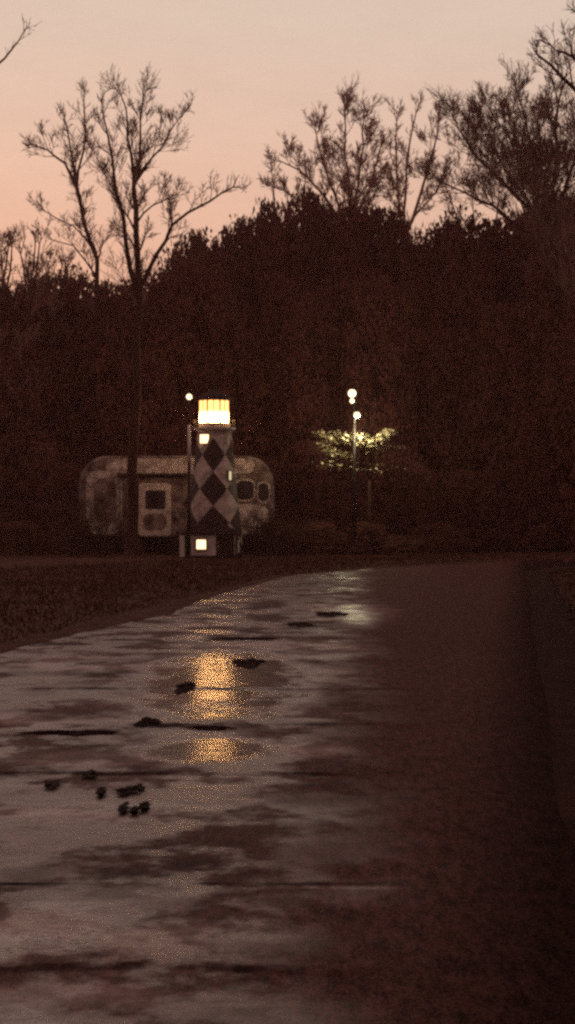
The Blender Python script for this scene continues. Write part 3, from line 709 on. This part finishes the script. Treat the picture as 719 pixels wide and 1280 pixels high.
d = panel('door', M['trim'], 173, 214, 604, 670, cam_, .045, rt=.15)
panel('window', M['glass_dark'], 182, 207, 613, 636, d, .02, .047, .04)
pp = panel('lower_panel', M['camper_low'], 180, 208, 642, 662, d, .02, .047, .2)
hb = MB(); hb.box((cxp(210), yf - .09, czp(640)), (.04, .05, .12)); hb.build('handle', M['dark'], d)
for a, b_, q, w_ in ((296, 317, 601, 624), (323, 336, 604, 626)):
    o = panel('window', M['camper'], a - 2, b_ + 2, q - 2, w_ + 3, cam_, .02, rt=.2); panel('pane', M['glass_dark'], a, b_, q, w_, o, .02, .022, .18)
panel('side_skin', M['camper'], 290, 336, 630, 668, cam_, .018, rt=.4)
aw = MB(); aw.tube([(cxp(148), yf - .10, czp(594)), (cxp(238), yf - .10, czp(594))], .07, 8); awn = aw.build('awning_roll', M['dark'], cam_)
for q in (150, 236):
    ab = MB(); ab.tube([(cxp(q), yf - .10, czp(594)), (cxp(q), yf - .10, czp(650))], .018, 6); ab.build('awning_arm', M['dark'], awn)
for q in (225, 262):
    for sy in (-1, 1):
        w_ = MB(); k0 = []
        tl = empty('wheel', (cxp(q), sy * (cw / 2 - .14), .35)); tl.parent = cam_; tl.rotation_euler = (R(90), 0, 0)
        w_.lathe([(.20, -.1), (.33, -.1), (.36, -.06), (.36, .06), (.33, .1), (.20, .1)], 24); w_.build('tyre', M['rubber'], tl, True)
        w2 = MB(); w2.lathe([(.19, -.08), (.19, .08)], 16); w2.build('rim', M['trim'], tl)
ch = MB(); ch.box((0, 0, Z0 - .05), (cl * .82, 1.6, .16)); ch.tube([(-cl * .38, 0, Z0 - .05), (-cl * .60, 0, .42)], .06, 6); ch.build('chassis', M['dark'], cam_)
jk = MB(); jk.tube([(-cl * .57, 0, .0), (-cl * .57, 0, .75)], .035, 8); jk.tube([(-cl * .57, 0, 0), (-cl * .57, 0, .03)], .1, 8); jk.build('jack', M['dark'], cam_)
for q in (-1, 1):
    l_ = MB(); l_.tube([(q * cl * .36, -.7, 0), (q * cl * .36, -.7, Z0 + .02)], .035, 8); l_.build('stabiliser_leg', M['dark'], cam_)

# ------------------------------------------------------------------ twin street lamps and the leaves they light
def street_lamp(px, pole_px, py, Y, label, rw, drop, m='globe_b', kind=0):
    b_ = W(pole_px, HOR, Y); z = gz(b_.x, Y); hx = W(px, py, Y)
    o = empty('street_lamp', (b_.x, Y, z)); top = hx.z - z; dx = hx.x - b_.x
    p = MB(); p.tube([(0, 0, -.05), (0, 0, top * .5), (0, 0, top + .1 - drop)], [.10, .085, .06], 10); p.tube([(0, 0, 0), (0, 0, .3)], .16, 10)
    p.tube([(0, 0, top - drop), (dx * .3, 0, top), (dx, -.02, top + rw * 1.1), (dx, -.2, top + rw * 1.2)], .03, 6); p.build('pole', M['dark'], o, True)
    h = MB(); h.lathe([(rw * .15, rw * 1.25), (rw * .45, rw * 1.12), (rw * .55, rw * .86)], 12, (dx, -.2, top)); h.build('lamp_hood', M['dark'], o, True)
    globe('lamp_globe', M[m], o, (dx, -.2, top), rw)
    if kind: globe('lower_bulb', M[m], o, (dx, -.2, top - rw - .13), .085)
    return tag(o, label, 'street lamp', 'lit street lamps on the right')
street_lamp(440, 443, 492, 65, 'upper street lamp with the larger pale globe', .15, .42, kind=1)
street_lamp(446, 443, 519, 64, 'lower street lamp with the smaller white globe just above the lit leaves', .115, .45)
sp_ = W(447, 519, 64)
point('street_lamp_light', (sp_.x + .1, 63.7, sp_.z - .40), 230, (1, .86, .52), .12)
def lit_tree(px, Y, spans, label, seed):
    rr = random.Random(seed); b_ = W(px, HOR, Y); z = gz(b_.x, Y); r = empty('leafy_tree', (b_.x, Y, z)); org = Vector((b_.x, Y, z))
    s = MB(); tk = MB(); hub = W(px, 600, Y) - org
    tk.tube([(0, 0, -.05), hub * .5, hub], [.12, .09, .06], 7)
    for (pts, wd, n) in spans:
        P = [W(a, b2, Y) - org + Vector((0, rr.uniform(-.4, .4), 0)) for a, b2 in pts]
        tk.tube([hub, hub.lerp(P[0], .6) + Vector((0, 0, -.1)), P[0]] , [.045, .03, .02], 5)
        tk.tube(P, .014, 4)
        for i in range(n):
            t = rr.random() * (len(P) - 1); k = min(int(t), len(P) - 2); p = P[k].lerp(P[k + 1], t - k) + Vector((rr.gauss(0, wd), rr.gauss(0, wd * 1.5), rr.gauss(0, wd * .38)))
            u = Vector((rr.gauss(0, 1), rr.gauss(0, 1), rr.gauss(0, .5))).normalized(); v = u.cross(Vector((rr.gauss(0, .4), rr.gauss(0, .4), 1))).normalized(); l = .06 + .06 * rr.random()
            s.add([p - u * l, p + v * l * .55, p + u * l, p - v * l * .55], [(0, 1, 2, 3)])
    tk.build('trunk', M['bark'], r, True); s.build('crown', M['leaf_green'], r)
    return tag(r, label, 'tree')
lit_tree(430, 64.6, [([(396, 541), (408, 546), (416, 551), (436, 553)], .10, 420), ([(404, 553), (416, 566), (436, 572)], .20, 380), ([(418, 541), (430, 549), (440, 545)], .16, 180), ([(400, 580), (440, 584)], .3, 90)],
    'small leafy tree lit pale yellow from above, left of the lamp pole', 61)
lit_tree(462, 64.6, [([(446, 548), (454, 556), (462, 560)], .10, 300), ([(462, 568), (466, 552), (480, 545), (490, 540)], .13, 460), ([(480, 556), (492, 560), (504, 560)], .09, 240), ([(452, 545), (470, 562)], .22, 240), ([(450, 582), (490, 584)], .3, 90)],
    'small leafy tree lit yellow green from above, right of the lamp pole', 62)

# ------------------------------------------------------------------ sky, sun, camera
w = bpy.data.worlds.new('World'); sc.world = w; w.use_nodes = True
nt = w.node_tree; N = nt.nodes; L = nt.links; bg = N['Background']
sky = N.new('ShaderNodeTexSky'); sky.sky_type = 'NISHITA'; sky.sun_disc = False; sky.sun_elevation = R(1.5); sky.sun_rotation = R(-14); sky.air_density = 1.5; sky.dust_density = 4
tc = N.new('ShaderNodeTexCoord'); sp = N.new('ShaderNodeSeparateXYZ'); L.new(tc.outputs['Generated'], sp.inputs[0])
rp = N.new('ShaderNodeValToRGB'); E = rp.color_ramp.elements
stops = [(0, (.74, .36, .28)), (.13, (.77, .43, .315)), (.19, (.755, .48, .37)), (.27, (.70, .525, .43)), (.45, (.76, .50, .44)), (.7, (.44, .25, .225)), (1, (.20, .104, .098))]
E[0].position = 0; E[0].color = (*stops[0][1], 1); E[1].position = 1; E[1].color = (*stops[-1][1], 1)
for p_, c_ in stops[1:-1]:
    e = E.new(p_); e.color = (*c_, 1)
L.new(sp.outputs['Z'], rp.inputs['Fac'])
mr = N.new('ShaderNodeMapRange'); mr.interpolation_type = 'SMOOTHSTEP'; L.new(sp.outputs['Y'], mr.inputs['Value'])
mr.inputs[1].default_value = .9; mr.inputs[2].default_value = -.3
mb = N.new('ShaderNodeMix'); mb.data_type = 'RGBA'; L.new(mr.outputs[0], mb.inputs['Factor']); L.new(rp.outputs['Color'], mb.inputs[6]); mb.inputs[7].default_value = (.28, .152, .132, 1)
nz = N.new('ShaderNodeTexNoise'); nz.inputs['Scale'].default_value = 7; nz.inputs['Detail'].default_value = 8; nz.inputs['Roughness'].default_value = .78
mpn = N.new('ShaderNodeMapping'); mpn.inputs['Scale'].default_value = (1, 1, 3.2); L.new(tc.outputs['Generated'], mpn.inputs['Vector']); L.new(mpn.outputs[0], nz.inputs['Vector'])
mr2 = N.new('ShaderNodeMapRange'); L.new(nz.outputs['Fac'], mr2.inputs['Value']); mr2.inputs[1].default_value = .3; mr2.inputs[2].default_value = .7; mr2.inputs[3].default_value = .955; mr2.inputs[4].default_value = 1.045
vm = N.new('ShaderNodeVectorMath'); vm.operation = 'SCALE'; L.new(mb.outputs[2], vm.inputs[0]); L.new(mr2.outputs[0], vm.inputs['Scale'])
sk = N.new('ShaderNodeVectorMath'); sk.operation = 'SCALE'; L.new(sky.outputs['Color'], sk.inputs[0]); sk.inputs['Scale'].default_value = .02
ad = N.new('ShaderNodeVectorMath'); ad.operation = 'ADD'; L.new(vm.outputs[0], ad.inputs[0]); L.new(sk.outputs[0], ad.inputs[1])
L.new(ad.outputs[0], bg.inputs['Color']); bg.inputs['Strength'].default_value = 1.02

hz_ = MB(); hz_.box((0, 45, 22), (90, 130, 44.5)); hm = bpy.data.materials.new('black_lift_scatter'); hm.use_nodes = True  # thin scattering volume added to lift the dark tones
hn = hm.node_tree; hn.nodes.remove(hn.nodes['Principled BSDF']); vsn = hn.nodes.new('ShaderNodeVolumeScatter'); vsn.inputs['Density'].default_value = .0009; vsn.inputs['Color'].default_value = (1, .54, .49, 1); vsn.inputs['Anisotropy'].default_value = .35
hn.links.new(vsn.outputs[0], hn.nodes['Material Output'].inputs['Volume'])
ho = hz_.build('black_lift_haze', hm); tag(ho, kind='structure')
sun = bpy.data.lights.new('Sun', 'SUN'); sun.energy = .12; sun.angle = R(12); sun.color = (1, .62, .42)
so = bpy.data.objects.new('Sun', sun); C.objects.link(so); so.rotation_euler = (R(-87), 0, R(14)); so.location = (-20, 80, 40)

cd = bpy.data.cameras.new('Camera'); cd.sensor_fit = 'VERTICAL'; cd.sensor_height = 24; cd.lens = F / 1280 * 24; cd.clip_end = 4000; cd.clip_start = .1
co = bpy.data.objects.new('Camera', cd); C.objects.link(co); co.location = (0, 0, H); co.rotation_euler = (R(90) + 5 / F, 0, 0)
sc.camera = co
sc.view_settings.view_transform = 'Standard'; sc.view_settings.look = 'None'; sc.view_settings.exposure = 0; sc.view_settings.gamma = 1
sc.cycles.max_bounces = 4; sc.cycles.diffuse_bounces = 2; sc.cycles.glossy_bounces = 3
sc.cycles.sample_clamp_indirect = 1.5
sc.cycles.use_denoising = False
sc.cycles.filter_width = 2.7
